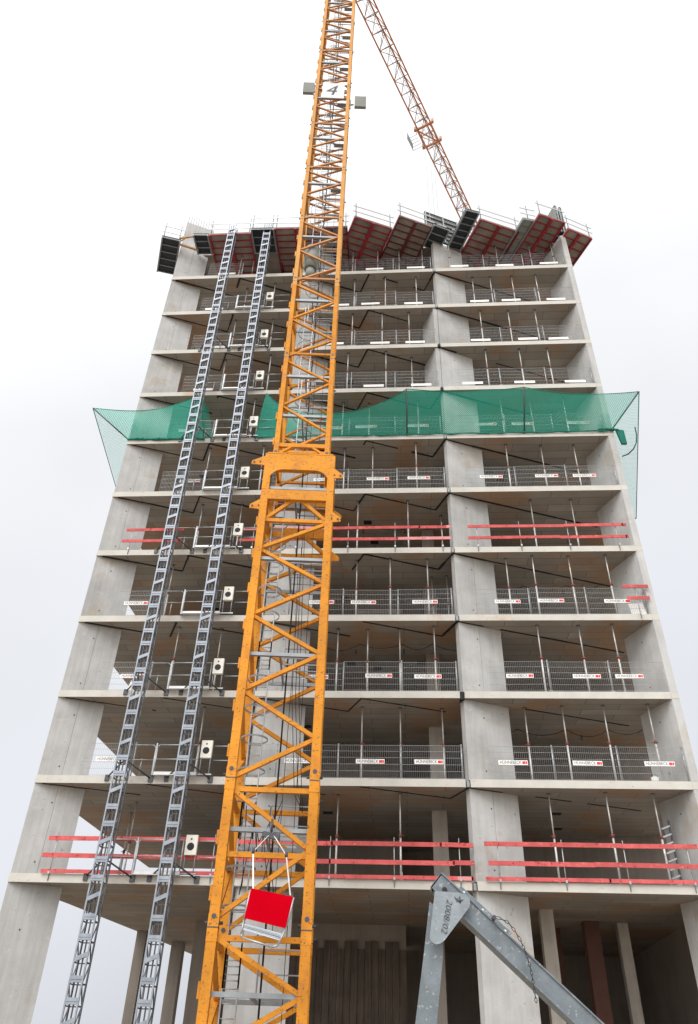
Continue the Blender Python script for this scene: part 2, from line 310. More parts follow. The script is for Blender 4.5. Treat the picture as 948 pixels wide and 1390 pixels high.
for i, (z0, z1) in enumerate(levels):
    lf = fin(0.02, 0.03, 1.64, z0, z1 if i < 11 else 35.55)
    fin(7.27, 0.09, 1.80, z0, z1); fin(14.53, 0.09, 1.80, z0, z1)
    if i in (8, 9):          # return wall closing the sawtooth beside the middle fin
        r = MB(); r.prism([(14.50, 0.10), (14.41, 0.32), (13.98, 1.40), (13.78, 1.32), (14.30, 0.05)], z0, z1); r.build('return_wall', 'concrete', tower)
    r = MB(); r.prism([(21.602, 0.0), (21.86, 0.01), (21.90, 0.55), (21.17, 1.66), (20.9, 1.55)], z0, z1)
    tie_holes(r, (21.6, 0), (-0.41, 0.91), (-0.91, -0.41), z0, [(0.8, 2.2), (0.9, 0.5)])
    r.build('side_wall', ['concrete', 'hole'], tower)
    if i < 11:               # the side wall runs on through each slab edge, with a hairline joint
        r = MB(); r.prism([(21.604, -0.004), (21.865, 0.006), (21.905, 0.55), (21.605, 1.0)], z1+0.006, z1+ST-0.006); r.build('wall_band', 'slab', tower)
    # inside: lift core, far walls, columns
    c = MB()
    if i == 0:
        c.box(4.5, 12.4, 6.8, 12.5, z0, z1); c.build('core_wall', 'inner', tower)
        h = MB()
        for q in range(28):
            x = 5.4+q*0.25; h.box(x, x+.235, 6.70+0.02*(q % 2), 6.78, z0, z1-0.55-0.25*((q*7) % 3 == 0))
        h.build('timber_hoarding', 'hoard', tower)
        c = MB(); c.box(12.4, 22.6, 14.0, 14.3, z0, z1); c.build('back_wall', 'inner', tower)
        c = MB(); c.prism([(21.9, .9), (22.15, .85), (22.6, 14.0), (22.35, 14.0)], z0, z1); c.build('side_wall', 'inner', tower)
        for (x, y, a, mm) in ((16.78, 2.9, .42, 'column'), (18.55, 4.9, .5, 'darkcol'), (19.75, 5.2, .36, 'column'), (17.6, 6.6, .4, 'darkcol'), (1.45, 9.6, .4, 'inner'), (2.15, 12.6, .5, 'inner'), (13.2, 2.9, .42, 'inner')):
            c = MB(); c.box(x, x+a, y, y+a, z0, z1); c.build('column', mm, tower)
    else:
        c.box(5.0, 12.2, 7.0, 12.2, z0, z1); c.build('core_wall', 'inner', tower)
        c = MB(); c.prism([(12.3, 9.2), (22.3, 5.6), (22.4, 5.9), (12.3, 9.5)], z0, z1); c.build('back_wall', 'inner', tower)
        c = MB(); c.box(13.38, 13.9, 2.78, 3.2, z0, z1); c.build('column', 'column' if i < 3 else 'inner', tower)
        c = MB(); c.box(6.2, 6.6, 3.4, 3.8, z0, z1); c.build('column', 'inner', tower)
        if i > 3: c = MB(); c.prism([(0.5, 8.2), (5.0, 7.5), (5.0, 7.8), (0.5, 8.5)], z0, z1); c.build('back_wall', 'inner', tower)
rb = MB()
for q in range(11):
    u = 0.06+q*0.15; rb.tube((0.02+ca*u-sa*.13, 0.03+sa*u+ca*.13, 35.4), (0.02+ca*u-sa*.13+random.uniform(-.03, .03), 0.03+sa*u+ca*.13, 36.45+random.uniform(-.06, .06)), 0.013, 6)
rb.build('starter_bars', 'rebar', lf)

# ------------------------------------------------------------------ steel props
def make_prop(h):
    t = thing('steel_prop', 'x', 'steel prop', (0, 0, 0), 'galvanised steel props between the slabs')
    zc = h*0.52
    m = MB(); m.tube((0, 0, 0.008), (0, 0, zc), 0.034, 10); m.build('outer_tube', 'prop', t)
    m = MB(); m.tube((0, 0, zc), (0, 0, h-0.008), 0.025, 8); m.build('inner_tube', 'prop', t)
    m = MB(); m.tube((0, 0, zc-.05), (0, 0, zc+.05), 0.05, 10); m.tube((-0.1, -0.05, zc-.01), (0.12, -0.05, zc+.01), 0.011, 6); m.build('collar', 'redhandle', t)
    m = MB(); m.box(-.06, .06, -.06, .06, 0, .008); m.build('base_plate', 'prop', t)
    m = MB(); m.box(-.06, .06, -.06, .06, h-.008, h); m.build('head_plate', 'darksteel', t)
    return t
PROPS = {   # (x, y) on plan, keyed by the slab they carry
 11: [(2.4, .7), (3.55, .6), (4.2, .9), (10.0, .5), (11.4, .5), (12.4, 1.4), (12.6, .5), (13.9, .5), (15.4, .3), (18.05, .5), (19.9, .5), (21.1, .45)],
 10: [(10.16, .41), (11.83, .29), (13.49, .36), (16.55, .5), (17.5, .49), (18.66, .49), (19.93, .46), (5.74, .5), (4.13, .78), (11.1, 1.6)],
 9: [(10.12, .3), (11.66, .3), (13.04, .3), (16.71, .3), (18.16, .36), (19.52, .35), (5.9, .5), (3.9, .5)],
 8: [(9.97, .3), (11.85, .25), (13.12, .69), (16.75, .3), (18.4, .3), (19.76, .3), (3.72, .56), (6.08, .3)],
 7: [(9.8, .7), (11.04, .8), (13.34, .68), (17.24, .7), (18.62, .8), (20.15, .7), (5.58, .34)],
 6: [(9.97, .59), (11.24, .57), (13.17, .3), (17.18, .5), (18.74, .6), (20.18, .6), (3.82, .4), (6.31, .3)],
 5: [(10.63, .59), (12.75, .59), (17.94, .65), (19.62, .64), (3.85, .67), (5.57, .7), (14.2, 1.7)],
 4: [(10.65, .55), (11.99, .4), (13.47, .48), (14.31, 1.81), (16.6, .5), (17.61, .3), (19.03, .36), (20.46, .3), (3.04, .78), (13.7, 1.9)],
 3: [(9.99, .66), (11.12, .7), (12.33, .67), (13.62, .47), (17.46, .4), (18.98, .41), (20.19, .34), (3.85, .49), (5.48, .63)],
 2: [(10.95, .84), (12.31, .91), (13.8, .97), (16.71, .86), (17.99, .7), (19.4, .62), (20.89, .49), (2.57, 1.31), (5.18, .92)],
 1: [(10.18, 1.0), (12.26, .79), (17.13, .62), (18.92, .42), (20.44, .5), (1.2, 4.3), (2.3, 3.6), (2.9, 2.2)]}
pp = make_prop(SH-ST); pt = make_prop(TOP-30.25); first = {0: True, 1: True}
for n, lst in PROPS.items():
    src = pt if n == 11 else pp; bays = {'left': [], 'middle': [], 'right': []}
    for (x, y) in lst: bays['left' if x < 7.25 else 'middle' if x < 14.5 else 'right'].append((x, y))
    for bn, b in bays.items():
        b.sort()
        for i, (x, y) in enumerate(b):
            under = 'top formwork' if n == 11 else ORD[n]+' slab up'
            if n == 11: lab = f'grey steel prop holding the rooftop formwork, {NTH[i]} from the left in the {bn} bay'
            else: lab = f'galvanised prop under the {ORD[n+1]} slab up, {NTH[i]} from the left in the {bn} bay'
            if len(b) == 1: lab = lab.replace(f', {NTH[i]} from the left in the', ', the only one in the')
            loc = (x, y, 30.25 if n == 11 else SH*(n-1)+ST); k = int(n == 11)
            if first[k]: first[k] = False; src.location = loc; src['label'] = lab
            else: dup(src, loc, lab, random.uniform(0, 6.28))

# ------------------------------------------------------------------ mesh guard panels with banners
BAN = text_mesh('HÜNNEBECK', 0.145, 'ink')
def make_panel(wd, ban, low=False):
    t = thing('mesh_guard_panel', 'x', 'guard panel', (0, 0, 0), 'wire mesh guard panels along the slab edges')
    m = MB(); h = 1.1; n = int(wd/0.062)
    for i in range(n+1):
        x = wd*i/n; m.bar((x, 0, 0.03), (x, 0, h), 0.0036 if low else 0.005)
    for zz in (0.03, 0.25, 0.47, 0.69, 0.90, h): m.bar((0, -.006, zz), (wd, -.006, zz), 0.007 if 0.03 < zz < h else 0.012, 0.008)
    m.build('wire_mesh', 'wire', t)
    m = MB(); m.tube((wd-.03, .03, 0), (wd-.03, .03, h+.06), 0.024, 8); m.box(wd-.10, wd+.04, -.02, .08, 0, .012); m.build('post', 'galv', t)
    if ban is not None:
        zz = 0.18 if low else 0.56
        b = MB(); b.box(ban-.48, ban+.48, -.022, -.016, zz-.075, zz+.075); bo = b.build('banner', 'white', t)
        if not low:
            o = bpy.data.objects.new('lettering', BAN); COL.objects.link(o); o.parent = bo; o.location = (ban-.08, -.0245, zz); o.rotation_euler = (R(90), 0, 0); o.scale = (0.82, 1, 1)
            q = MB(); q.box(ban+.30, ban+.40, -.026, -.0225, zz-.045, zz+.045); q.box(ban+.41, ban+.46, -.026, -.0225, zz-.045, zz+.045); q.build('red_logo', 'redink', bo)
    return t
def make_panel_once(k, *a):
    if k not in PC: PC[k] = make_panel(*a); return PC[k], True
    return PC[k], False
PC = {}
for n in (1, 2, 3, 5, 6, 7, 8, 9, 10):
    z = SH*n+ST; jit = random.uniform(-.25, .25); nn = 0
    xs = [1.35] if n < 4 else [2.0]
    xs += [6.9] + [8.15+jit*.3, 10.25+jit*.3, 12.3+jit*.3] + [15.30+jit, 17.42+jit, 19.50+jit*.5]
    for i, x in enumerate(xs):
        k = ('n', 'a')[i % 2]
        if i == 1: a = (1.25, None)
        elif x+2.08 > 14.35 and x < 14: a = (14.36-x, .95)
        else: a = (2.1 if i else 1.9, (0.75, 1.05, 1.25)[(i+n) % 3])
        low = n > 6; key = (round(a[0], 2), a[1], low)
        src, new = make_panel_once(key, a[0], a[1], low)
        side = 'left bay by the corner fin' if i == 0 else 'middle bay behind the crane mast' if i in (1, 2) else 'middle bay, next right of the crane mast' if i == 3 else 'middle bay by the central fin' if i == 4 else \
               ('right bay over the central fin', 'right bay halfway along', 'right bay by the side wall')[i-5]
        if i == 1: side = 'middle bay left of the crane mast'
        lab = f'wire mesh panel on the {ORD[n+1]} slab up, {side}'
        if new: src.location = (x, 0.05, z); src['label'] = lab
        else:
            o = dup(src, (x, 0.05+random.uniform(-.02, .02), z+random.uniform(0, .03)), lab, R(random.uniform(-.6, .6))); o.rotation_euler.y = R(random.uniform(-.5, .5)); o.rotation_euler.x = R(random.uniform(-2, 2))

# ------------------------------------------------------------------ red timber guard rails
def red_rail(x0, x1, n, posts, heights, label, y=-0.05, z0=None, palefrom=None):
    z = (SH*n+ST) if z0 is None else z0
    t = thing('timber_guard_rail', label, 'guard rail', (x0, y, z), 'red timber guard rails')
    for hgt in heights:
        toe = hgt < 0.2; bh = 0.13 if not toe else 0.11; x = x0+random.uniform(-.08, .1)
        while x < x1:
            ln = min(random.uniform(3.2, 4.2), x1-x+random.uniform(-.05, .1)); ln = max(ln, .4); dz = random.uniform(-.012, .012); dz2 = random.uniform(-.015, .015)
            m = MB(); yy = y-(0.02 if random.random() < .5 else 0)
            m.bar((x, yy, z+hgt+dz), (min(x+ln, x1+.08), yy, z+hgt+dz2), 0.028, bh)
            m.build('toe_board' if toe else 'board', 'paleredwood' if random.random() < .18 else 'redwood', t); x += ln-.05
    for px in posts:
        m = MB(); m.tube((px, y+.035, z-.2), (px+.0, y+.035, z+1.2), 0.016, 8)
        m.box(px-.03, px+.03, y-.05, y-.045, z-.02, z+.06); m.build('post', 'galv', t)
    return t
red_rail(0.95, 6.6, 0, (1.28, 3.0, 6.4), (1.03, .52, .06), 'red timber guard rail on the lowest slab, left bay behind the ladder masts')
red_rail(6.7, 14.42, 0, (8.2, 10.07, 12.06, 14.07), (1.0, .48, .06), 'red timber guard rail on the lowest slab, middle bay behind the crane')
red_rail(14.85, 21.2, 0, (15.25, 17.21, 19.07, 20.96), (1.04, .50, .06), 'red timber guard rail on the lowest slab, right bay')
red_rail(0.95, 3.4, 4, (1.3, 2.9), (.95, .42), 'short red two-board guard rail on the fifth slab, by the left corner fin')
red_rail(5.9, 14.38, 4, (6.4, 8.2, 10.3, 12.2, 14.1), (.95, .40), 'long red two-board guard rail on the fifth slab, crossing behind the crane')
red_rail(15.1, 21.35, 4, (15.5, 17.2, 19.1, 21.0), (.95, .40), 'red two-board guard rail on the fifth slab, right bay over the central fin')
red_rail(20.75, 21.6, 3, (21.2,), (1.1, .62), 'short pair of red boards on the fourth slab, against the right side wall', y=-0.09)
b = MB(); b.plate([(21.0, .25, 9.26), (21.5, .12, 9.26), (21.45, .2, 9.85), (20.95, .33, 9.85)], (0, .03, 0)); tag(b.build('white_board', 'white', None, (21.2, .2, 9.26)), 'small white board leaning on the side wall below the short red rails', 'board')
b = MB(); b.plate([(2.25, .5, 6.25), (2.65, .5, 6.25), (2.35, .6, 6.9)], (0, .03, 0)); tag(b.build('white_board', 'white', None, (2.4, .5, 6.25)), 'white triangular offcut standing on the third slab at left fin', 'board')
sk = thing('white_bucket', 'small white bucket with dark handle on the second slab at right', 'bucket', (20.6, .45, 3.25))
m = MB(); m.tube((20.6, .45, 3.25), (20.6, .45, 3.5), .11, 12, r2=.13); m.build('body', 'white', sk)
m = MB(); m.path([(20.47, .45, 3.48), (20.53, .45, 3.6), (20.6, .45, 3.64), (20.67, .45, 3.6), (20.73, .45, 3.48)], .008); m.build('handle', 'darksteel', sk)
# stacked prop cage beside the right wall, lowest storey
t = thing('prop_cage', 'dark steel lattice frame standing by the right wall on the lowest slab', 'steel frame', (20.75, .9, .25))
m = MB()
for dx in (0, .28): m.bar((20.62+dx, .95, .25), (20.62+dx, .95, 2.3), .05)
m.build('upright', 'darksteel', t); m = MB()
for q in range(8): m.bar((20.62, .93, .35+q*.24), (20.9, .93, .45+q*.24), .05, .05)
m.build('rungs', 'galv', t)

def festoon(n, x0, x1, y, label):
    t = thing('festoon_cable', label, 'cable', (x0, y, SH*n), 'temporary lighting cables under the slabs')
    m = MB(); x = x0; z = SH*n-.03
    while x < x1:
        st = random.uniform(1.1, 1.9); sag = random.uniform(.12, .3)
        m.path([(x+st*k/6, y+random.uniform(-.01, .01), z-sag*4*(k/6)*(1-k/6)) for k in range(7)], .012, 5); x += st
    m.build('cable', 'cable', t)
    for q in range(2):
        lx_ = x0+(x1-x0)*(.3+.4*q); m = MB(); m.tube((lx_, y, z-.38), (lx_, y, z-.22), .05, 8, r2=.03); m.build('lamp_holder', 'darksteel', t)
for n, x0, x1, y, bay in ((2, 15.6, 20.5, 2.9, 'right bay of the second storey'), (3, 9.2, 13.9, 1.9, 'middle bay of the third storey'), (4, 15.8, 20.6, 2.6, 'right bay of the fourth storey'), (5, 9.4, 14.0, 2.4, 'middle bay of the fifth storey'), (6, 15.9, 20.5, 2.2, 'right bay of the sixth storey')):
    festoon(n, x0, x1, y, 'black sagging lighting cable under the slab, '+bay)
def stack(x, y, n, wd, k, mm, label):
    t = thing('timber_stack', label, 'timber stack', (x, y, SH*n+ST), 'timber stacked inside the storeys'); z = SH*n+ST
    for i in range(k):
        m = MB()
        for j in range(4): m.bar((x+random.uniform(-.1, .05), y+j*.22, z+.08+i*.17), (x+wd+random.uniform(-.05, .1), y+j*.22, z+.08+i*.17), .2, .15)
        m.build('board_layer', mm, t)
stack(10.6, 1.9, 3, 1.8, 7, 'hoard', 'dark timber stack behind the mesh, middle bay, fourth slab up')
stack(16.9, 1.8, 5, 1.7, 6, 'plygrey', 'grey board stack behind the mesh, right bay, sixth slab up')

# ------------------------------------------------------------------ hoist masts and landing gates
def hoist_mast(x, y, label):
    W = 0.36; t = thing('hoist_mast', label, 'hoist mast', (x, y, GZ), 'twin ladder masts of the material hoist')
    z0, z1, bay = GZ, 33.5, 0.508; h = W/2
    m = MB()
    for sx_ in (-h, h):
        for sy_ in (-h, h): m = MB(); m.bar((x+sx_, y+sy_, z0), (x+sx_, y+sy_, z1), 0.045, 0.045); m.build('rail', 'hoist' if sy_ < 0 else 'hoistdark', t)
    m2 = MB(); i = 0; z = z0; P1 = P2 = None
    while z < z1-.3:
        if i % 3 == 2:
            if P1: pl = P1.copy(); COL.objects.link(pl); pl.location = (0, 0, z-zp1)
            else:
                m = MB(); m.plate([(x-h+.02, y-h-.024, z+.00), (x+h-.02, y-h-.024, z+.14), (x+h-.02, y-h-.024, z+.26), (x-h+.02, y-h-.024, z+.12)], (0, .08, 0)); P1 = m.build('slanted_plate', 'hoistlight', t); zp1 = z
        else:
            if P2: pl = P2.copy(); COL.objects.link(pl); pl.location = (0, 0, z-zp2)
            else:
                m = MB(); m.box(x-h+.02, x+h-.02, y-h-.02, y-h+.07, z+.03, z+.19); m.box(x-h+.02, x+h-.02, y-h-.034, y-h-.02, z+.10, z+.13); P2 = m.build('rung_plate', 'hoistlight', t); zp2 = z
        a, c = (-h, h) if i % 2 else (h, -h)
        for sx_ in (-h, h): m2.bar((x+sx_, y+a, z), (x+sx_, y+c, z+bay), .03); m2.bar((x+sx_, y-h, z), (x+sx_, y+h, z), .03)
        m2.bar((x-h, y+h, z), (x+h, y+h, z), .03)
        z += bay; i += 1
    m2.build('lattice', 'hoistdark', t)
    if x < 4: m = MB(); m.bar((x+h+.05, y+.05, z0), (x+h+.05, y+.05, z1-.8), .035, .05); m.build('cable_conduit', 'hoistdark', t)
    m = MB(); m.bar((x-.07, y-h+.05, z0), (x-.07, y-h+.05, z1), .025); m.bar((x+.05, y-h+.05, z0), (x+.05, y-h+.05, z1), .04, .02); m.build('gear_rack', 'darksteel', t)
    for n in range(0, 10, 1):
        if n % 2 and n > 1: continue
        zz = SH*n+0.15; m = MB()
        m.tube((x+.1, y+h, zz+.35), (x+.75, .0, zz), .026, 7); m.tube((x-.1, y+h, zz+.35), (x-.75, .0, zz+.05), .026, 7)
        m.box(x+.66, x+.82, -.05, -.005, zz-.1, zz+.1); m.box(x-.82, x-.68, -.05, -.005, zz-.08, zz+.12); m.build('wall_tie', 'darksteel', t)
    return t
hoist_mast(3.22, -0.85, 'left and wider-looking grey ladder mast climbing the facade')
hoist_mast(5.24, -0.85, 'right grey ladder mast climbing the facade, nearer the orange crane')
def make_gate():
    t = thing('landing_gate', 'x', 'landing gate', (0, 0, 0), 'landing gates of the hoist')
    y = -.10; r = .022
    m = MB(); m.path([(-1.0, y, 1.0), (-.14, y, 1.0), (-.06, y, .96), (-.03, y, .88), (-.03, y, .02)], r); m.tube((-1.0, y, .5), (-.03, y, .5), r*.8); m.tube((-.95, y, 0), (-.95, y, 1.0), r)
    m.tube((-.45, y+.02, 0), (-.45, y+.02, .55), r); m.build('side_fence', 'galv', t)
    m = MB(); m.path([(.04, y-.03, .02), (.04, y-.03, .92), (.10, y-.03, 1.0), (1.50, y-.03, 1.0)], r); m.tube((.04, y-.03, .52), (1.50, y-.03, .52), r*.8); m.tube((1.48, y-.03, .02), (1.48, y-.03, 1.0), r)
    m.bar((.0, y, 0), (.0, y, 1.06), .05); m.build('swing_gate', 'galv', t)
    m = MB(); m.box(.05, 1.5, y-.06, y+.02, -.02, .10); m.box(.05, 1.5, y-.12, y-.07, -.02, .0); m.build('threshold_plate', 'plate', t)
    m = MB(); m.tube((1.58, y, 0), (1.58, y, .95), r*.8); m.tube((1.90, y, 0), (1.90, y, .95), r*.8); m.bar((1.5, y, .04), (2.0, y, .04), .04); m.build('box_stand', 'galv', t)
    m = MB(); m.plate([(1.56, y-.10, .56), (1.93, y-.10, .56), (1.93, y-.10, 1.14), (1.56, y-.10, 1.14)], (0, .12, 0))
    b_ = m.build('control_box', 'ctl', t)
    m = MB(); m.tube((1.735, y-.104, .80), (1.735, y-.09, .80), .115, 18); m.tube((1.735, y-.104, 1.02), (1.735, y-.09, 1.02), .03, 10); m.build('opening', 'cable', b_)
    m = MB(); m.tube((2.0, y, .98), (2.75, y, .98), r*.8); m.tube((2.0, y, .5), (2.75, y, .5), r*.8); m.build('side_rail', 'galv', t)
    return t
G0 = make_gate()
for n in range(10):
    lab = f'hoist landing gate with pale control box on the {ORD[n+1]} slab up from the ground'
    loc = (4.0+random.uniform(-.05, .05), 0, SH*n+ST)
    if n == 0: G0.location = loc; G0['label'] = lab
    else: dup(G0, loc, lab)

# ------------------------------------------------------------------ tower crane
CX, CY, CR = 8.985, -5.08, R(5)
crane = thing('tower_crane', 'tall orange tower crane with lattice mast and long jib passing over the building', 'crane', (CX, CY, GZ))
cc, sc = math.cos(CR), math.sin(CR)
def T(x, y, z): return (CX+x*cc-y*sc, CY+x*sc+y*cc, z)
def mast_part(h, leg, dg, z0, z1, nl, nr, name, horiz=(), material='crane', lugs=True):
    """square mast: nl / nr are node heights on the left / right leg of the front face"""
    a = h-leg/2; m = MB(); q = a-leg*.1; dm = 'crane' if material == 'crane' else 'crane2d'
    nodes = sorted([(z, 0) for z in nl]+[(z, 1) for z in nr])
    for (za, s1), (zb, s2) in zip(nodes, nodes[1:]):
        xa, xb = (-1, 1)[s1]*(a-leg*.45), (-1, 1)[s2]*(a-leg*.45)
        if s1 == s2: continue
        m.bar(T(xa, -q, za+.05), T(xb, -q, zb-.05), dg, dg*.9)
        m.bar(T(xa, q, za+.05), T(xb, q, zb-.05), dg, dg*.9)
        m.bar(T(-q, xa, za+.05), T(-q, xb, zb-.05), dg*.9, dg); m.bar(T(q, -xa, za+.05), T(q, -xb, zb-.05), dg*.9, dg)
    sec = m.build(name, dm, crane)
    for sx_, sy_ in ((-1, -1), (1, -1), (1, 1), (-1, 1)):
        m = MB(); m.bar(T(sx_*a, sy_*a, z0), T(sx_*a, sy_*a, z1), leg, leg, 0, (-sc, cc, 0)); m.build('leg', material, sec)
    m = MB()
    for z in horiz:
        m = MB()
        for k in range(4):
            p = ((-a, -q), (a, -q), (a, q), (-a, q), (-a, -q)); m.bar(T(p[k][0], p[k][1], z), T(p[k+1][0], p[k+1][1], z), dg*.9, dg*1.05)
        m.build('cross_beams', dm, sec)
    for z in (z0,):       # joint sleeves and pins
        for sx_ in (-1, 1):
            for sy_ in (-1, 1):
                m = MB()
                m.bar(T(sx_*a, sy_*a, z-.28), T(sx_*a, sy_*a, z+.28), leg*1.07, leg*1.07, 0, (-sc, cc, 0))
                m.tube(T(sx_*a, sy_*a-leg*.58, z+.22), T(sx_*a, sy_*a+leg*.58, z+.22), .055, 10, 1); m.tube(T(sx_*a-leg*.9, sy_*a, z+.1), T(sx_*a+leg*.9, sy_*a, z+.1), .035, 8, 1)
                m.bar(T(sx_*a, sy_*a, z-.014), T(sx_*a, sy_*a, z+.014), leg*1.09, leg*1.09, 1, (-sc, cc, 0))
                m.build('joint_sleeve', [material, 'darksteel'], sec)
    if lugs:
        z = z0+.7
        while z < z1-.2:
            m = MB(); m.bar(T(-h-.03, -a, z-.16), T(-h-.03, -a, z+.16), .05, .12); m.build('step_lug', material, sec); z += 1.2
    return sec
mast_part(1.17, .23, .115, GZ, -1.98, (-6.1, -4.3, -2.1), (-5.2, -3.2), 'mast_section', (-2.15, -5.9))
mast_part(1.17, .23, .115, -1.96, 1.30, (-1.75, 1.1), (-0.28,), 'mast_section', (-0.42, 1.08))
mast_part(1.17, .23, .115, 1.32, 9.6, (1.35, 3.66, 5.95, 8.22), (2.42, 4.78, 7.06, 9.25), 'mast_section', (9.3,))
# portal under the mast change
m = MB()
for fy in (-1, 1):
    # deep top beam with curved haunches
    pts = [(-1.17, 11.95), (-1.17, 10.45), (-1.03, 10.45)]
    for q in range(9):
        t_ = math.pi/2*q/8; pts.append((-1.03+.50*(1-math.cos(t_)), 10.62+.66*math.sin(t_)))
    pts += [(-x, z) for x, z in reversed(pts[3:])]+[(1.03, 10.45), (1.17, 10.45), (1.17, 11.95)]
    y0 = 1.18*fy
    m.plate([T(x, y0, z) for x, z in pts], Vector(T(0, -.03*fy, 0))-Vector(T(0, 0, 0)))
    m.bar(T(-.95, 1.03*fy, 11.58), T(.95, 1.03*fy, 11.58), .2, .5); m.bar(T(-.95, 1.10*fy, 10.25), T(.95, 1.10*fy, 10.25), .14, .38)
    m.bar(T(-.98, 1.0*fy, 9.35), T(-.12, 1.0*fy, 10.15), .11); m.bar(T(.98, 1.0*fy, 9.35), T(.12, 1.0*fy, 10.15), .11)
    m.bar(T(-1.1, 1.06*fy, 11.97), T(1.1, 1.06*fy, 11.97), .26, .05)
    for s_ in (-1, 1):      # pierced lifting ears
        for zz, ln in (((11.55, .42), (9.75, .30)) if s_ < 0 else ((11.1, .27), (9.35, .25))):
            m.plate([T(s_*1.17, (1.18 if fy > 0 else -1.14), zz+.28), T(s_*(1.17+ln), (1.18 if fy > 0 else -1.14), zz+.06), T(s_*(1.17+ln+.02), (1.18 if fy > 0 else -1.14), zz-.08), T(s_*1.17, (1.18 if fy > 0 else -1.14), zz-.12)], Vector(T(0, -.04, 0))-Vector(T(0, 0, 0)))
for fx in (-1, 1): m.plate([T(1.18*fx, y, z) for y, z in ((-1.1, 11.94), (-1.1, 11.2), (1.1, 11.2), (1.1, 11.94))], Vector(T(-.03*fx, 0, 0))-Vector(T(0, 0, 0))); m.bar(T(1.08*fx, -.95, 10.27), T(1.08*fx, .95, 10.27), .12, .3)
sec = m.build('transition_frame', 'crane', crane)
for sx_ in (-1, 1):
    for sy_ in (-1, 1): m = MB(); m.bar(T(sx_*1.055, sy_*1.055, 9.6), T(sx_*1.055, sy_*1.055, 11.95), .23, .23, 0, (-sc, cc, 0)); m.build('leg', 'crane', sec)
m = MB()
for s_ in (-1, 1):
    for zz, ln in (((11.55, .42), (9.75, .30)) if s_ < 0 else ((11.1, .27), (9.35, .25))): m.tube(T(s_*(1.17+ln-.07), -1.21, zz), T(s_*(1.17+ln-.07), -1.13, zz), .035, 10); m.tube(T(s_*(1.17+ln-.27), -1.21, zz+.02), T(s_*(1.17+ln-.27), -1.13, zz+.02), .025, 8)
m.build('pin_holes', 'darksteel', sec)
m = MB(); m.box(0, 0, 0, 0, 0, 0) if False else None
zb = [12.0, 16.9, 21.5, 25.98, 30.23, 34.5, 38.8, 43.1, 47.4, 51.7, 56.0, 59.6]
for a_, b_ in zip(zb, zb[1:]):
    q = (b_-a_)/4
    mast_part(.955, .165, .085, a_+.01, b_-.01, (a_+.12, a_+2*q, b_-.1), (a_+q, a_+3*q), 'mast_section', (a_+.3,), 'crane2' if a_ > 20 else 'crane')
m = MB(); m.tube(T(.0, .3, 10.6), T(.0, .3, 11.5), .07, 10); m.bar(T(-.5, .2, 10.75), T(.5, .2, 10.75), .1, .14); m.build('hydraulic_cylinder', 'platform', sec)
m = MB(); m.bar(T(-.75, .4, 10.95), T(-.45, .4, 10.95), .16, .2); m.build('oil_tank', 'fdark', sec)
# short arch bracing on the change frame
m = MB(); m.bar(T(-.8, -.9, 12.55), T(.8, -.9, 12.55), .09, .16); m.bar(T(-.85, -.9, 12.1), T(-.35, -.9, 12.5), .08); m.bar(T(.85, -.9, 12.1), T(.35, -.9, 12.5), .08); m.build('arch_brace', 'crane', sec)
# platforms
for z in (-3.2, 0.15, 4.75, 7.9, 10.6, 14.0, 16.0, 20.4, 24.8, 29.1, 33.3, 37.6, 41.9, 46.2, 50.5):
    h = 1.0 if z < 11 else .82; m = MB()
    m.bar(T(-h, -h, z), T(h, -h, z), .10, .10); m.bar(T(-h, h, z), T(h, h, z), .06, .10); m.bar(T(-h*.1, -h, z), T(-h*.1, h, z), .05, .08)
    for q in range(4): y = -h+.25+q*(2*h-.3)/4; m.bar(T(-h*.05, y, z+.03), T(h, y, z+.03), .03, .03)
    m.bar(T(h*.35, -h*.55, z+.06), T(h*.95, -h*.55, z+.06), .18, .015)
    for x_ in (-.1, h): m.bar(T(x_, h*.8, z), T(x_, h*.8, z+1.05), .035)
    for zz in (.55, 1.05): m.bar(T(-.1, h*.8, z+zz), T(h, h*.8, z+zz), .03)
    m.build('platform', 'platform', crane)
# caged ladder inside the mast
lad = MB()
lx = lambda z: -.62 if z < 11.5 else (-.35 if int((z-12)/4.4) % 2 else -.15)
zz = GZ+.3; seg = [(GZ, -3.0), (-3.0, .2), (.2, 4.8), (4.8, 10.6)]+list(zip([12.2]+[16, 20.4, 24.8, 29.1, 33.3, 37.6, 41.9, 46.2, 50.5], [16, 20.4, 24.8, 29.1, 33.3, 37.6, 41.9, 46.2, 50.5, 55]))
for i, (a_, b_) in enumerate(seg):
    x0 = -.84 if a_ < 11 else (-.42 if i % 2 else -.30); y0 = .15 if a_ < 11 else .25; W = .36
    lad.bar(T(x0, y0, a_), T(x0, y0, b_+.9), .03, .045); lad.bar(T(x0+W, y0, a_), T(x0+W, y0, b_+.9), .03, .045)
    z = a_+.15
    while z < b_+.8: lad.tube(T(x0, y0, z), T(x0+W, y0, z), .013, 6); z += .28
    z = a_+1.6
    while z < b_-.2:
        pts = [T(x0+W/2+.36*math.cos(t_), y0-.30+.36*math.sin(t_), z) for t_ in [math.pi*2*q/16 for q in range(17)] if True]
        cg = MB()
        for p_, q_ in zip(pts, pts[1:]): cg.bar(p_, q_, .012, .045)
        cg.build('cage_hoop', 'platform', crane); z += .85
lad.build('ladder', 'galv', crane)
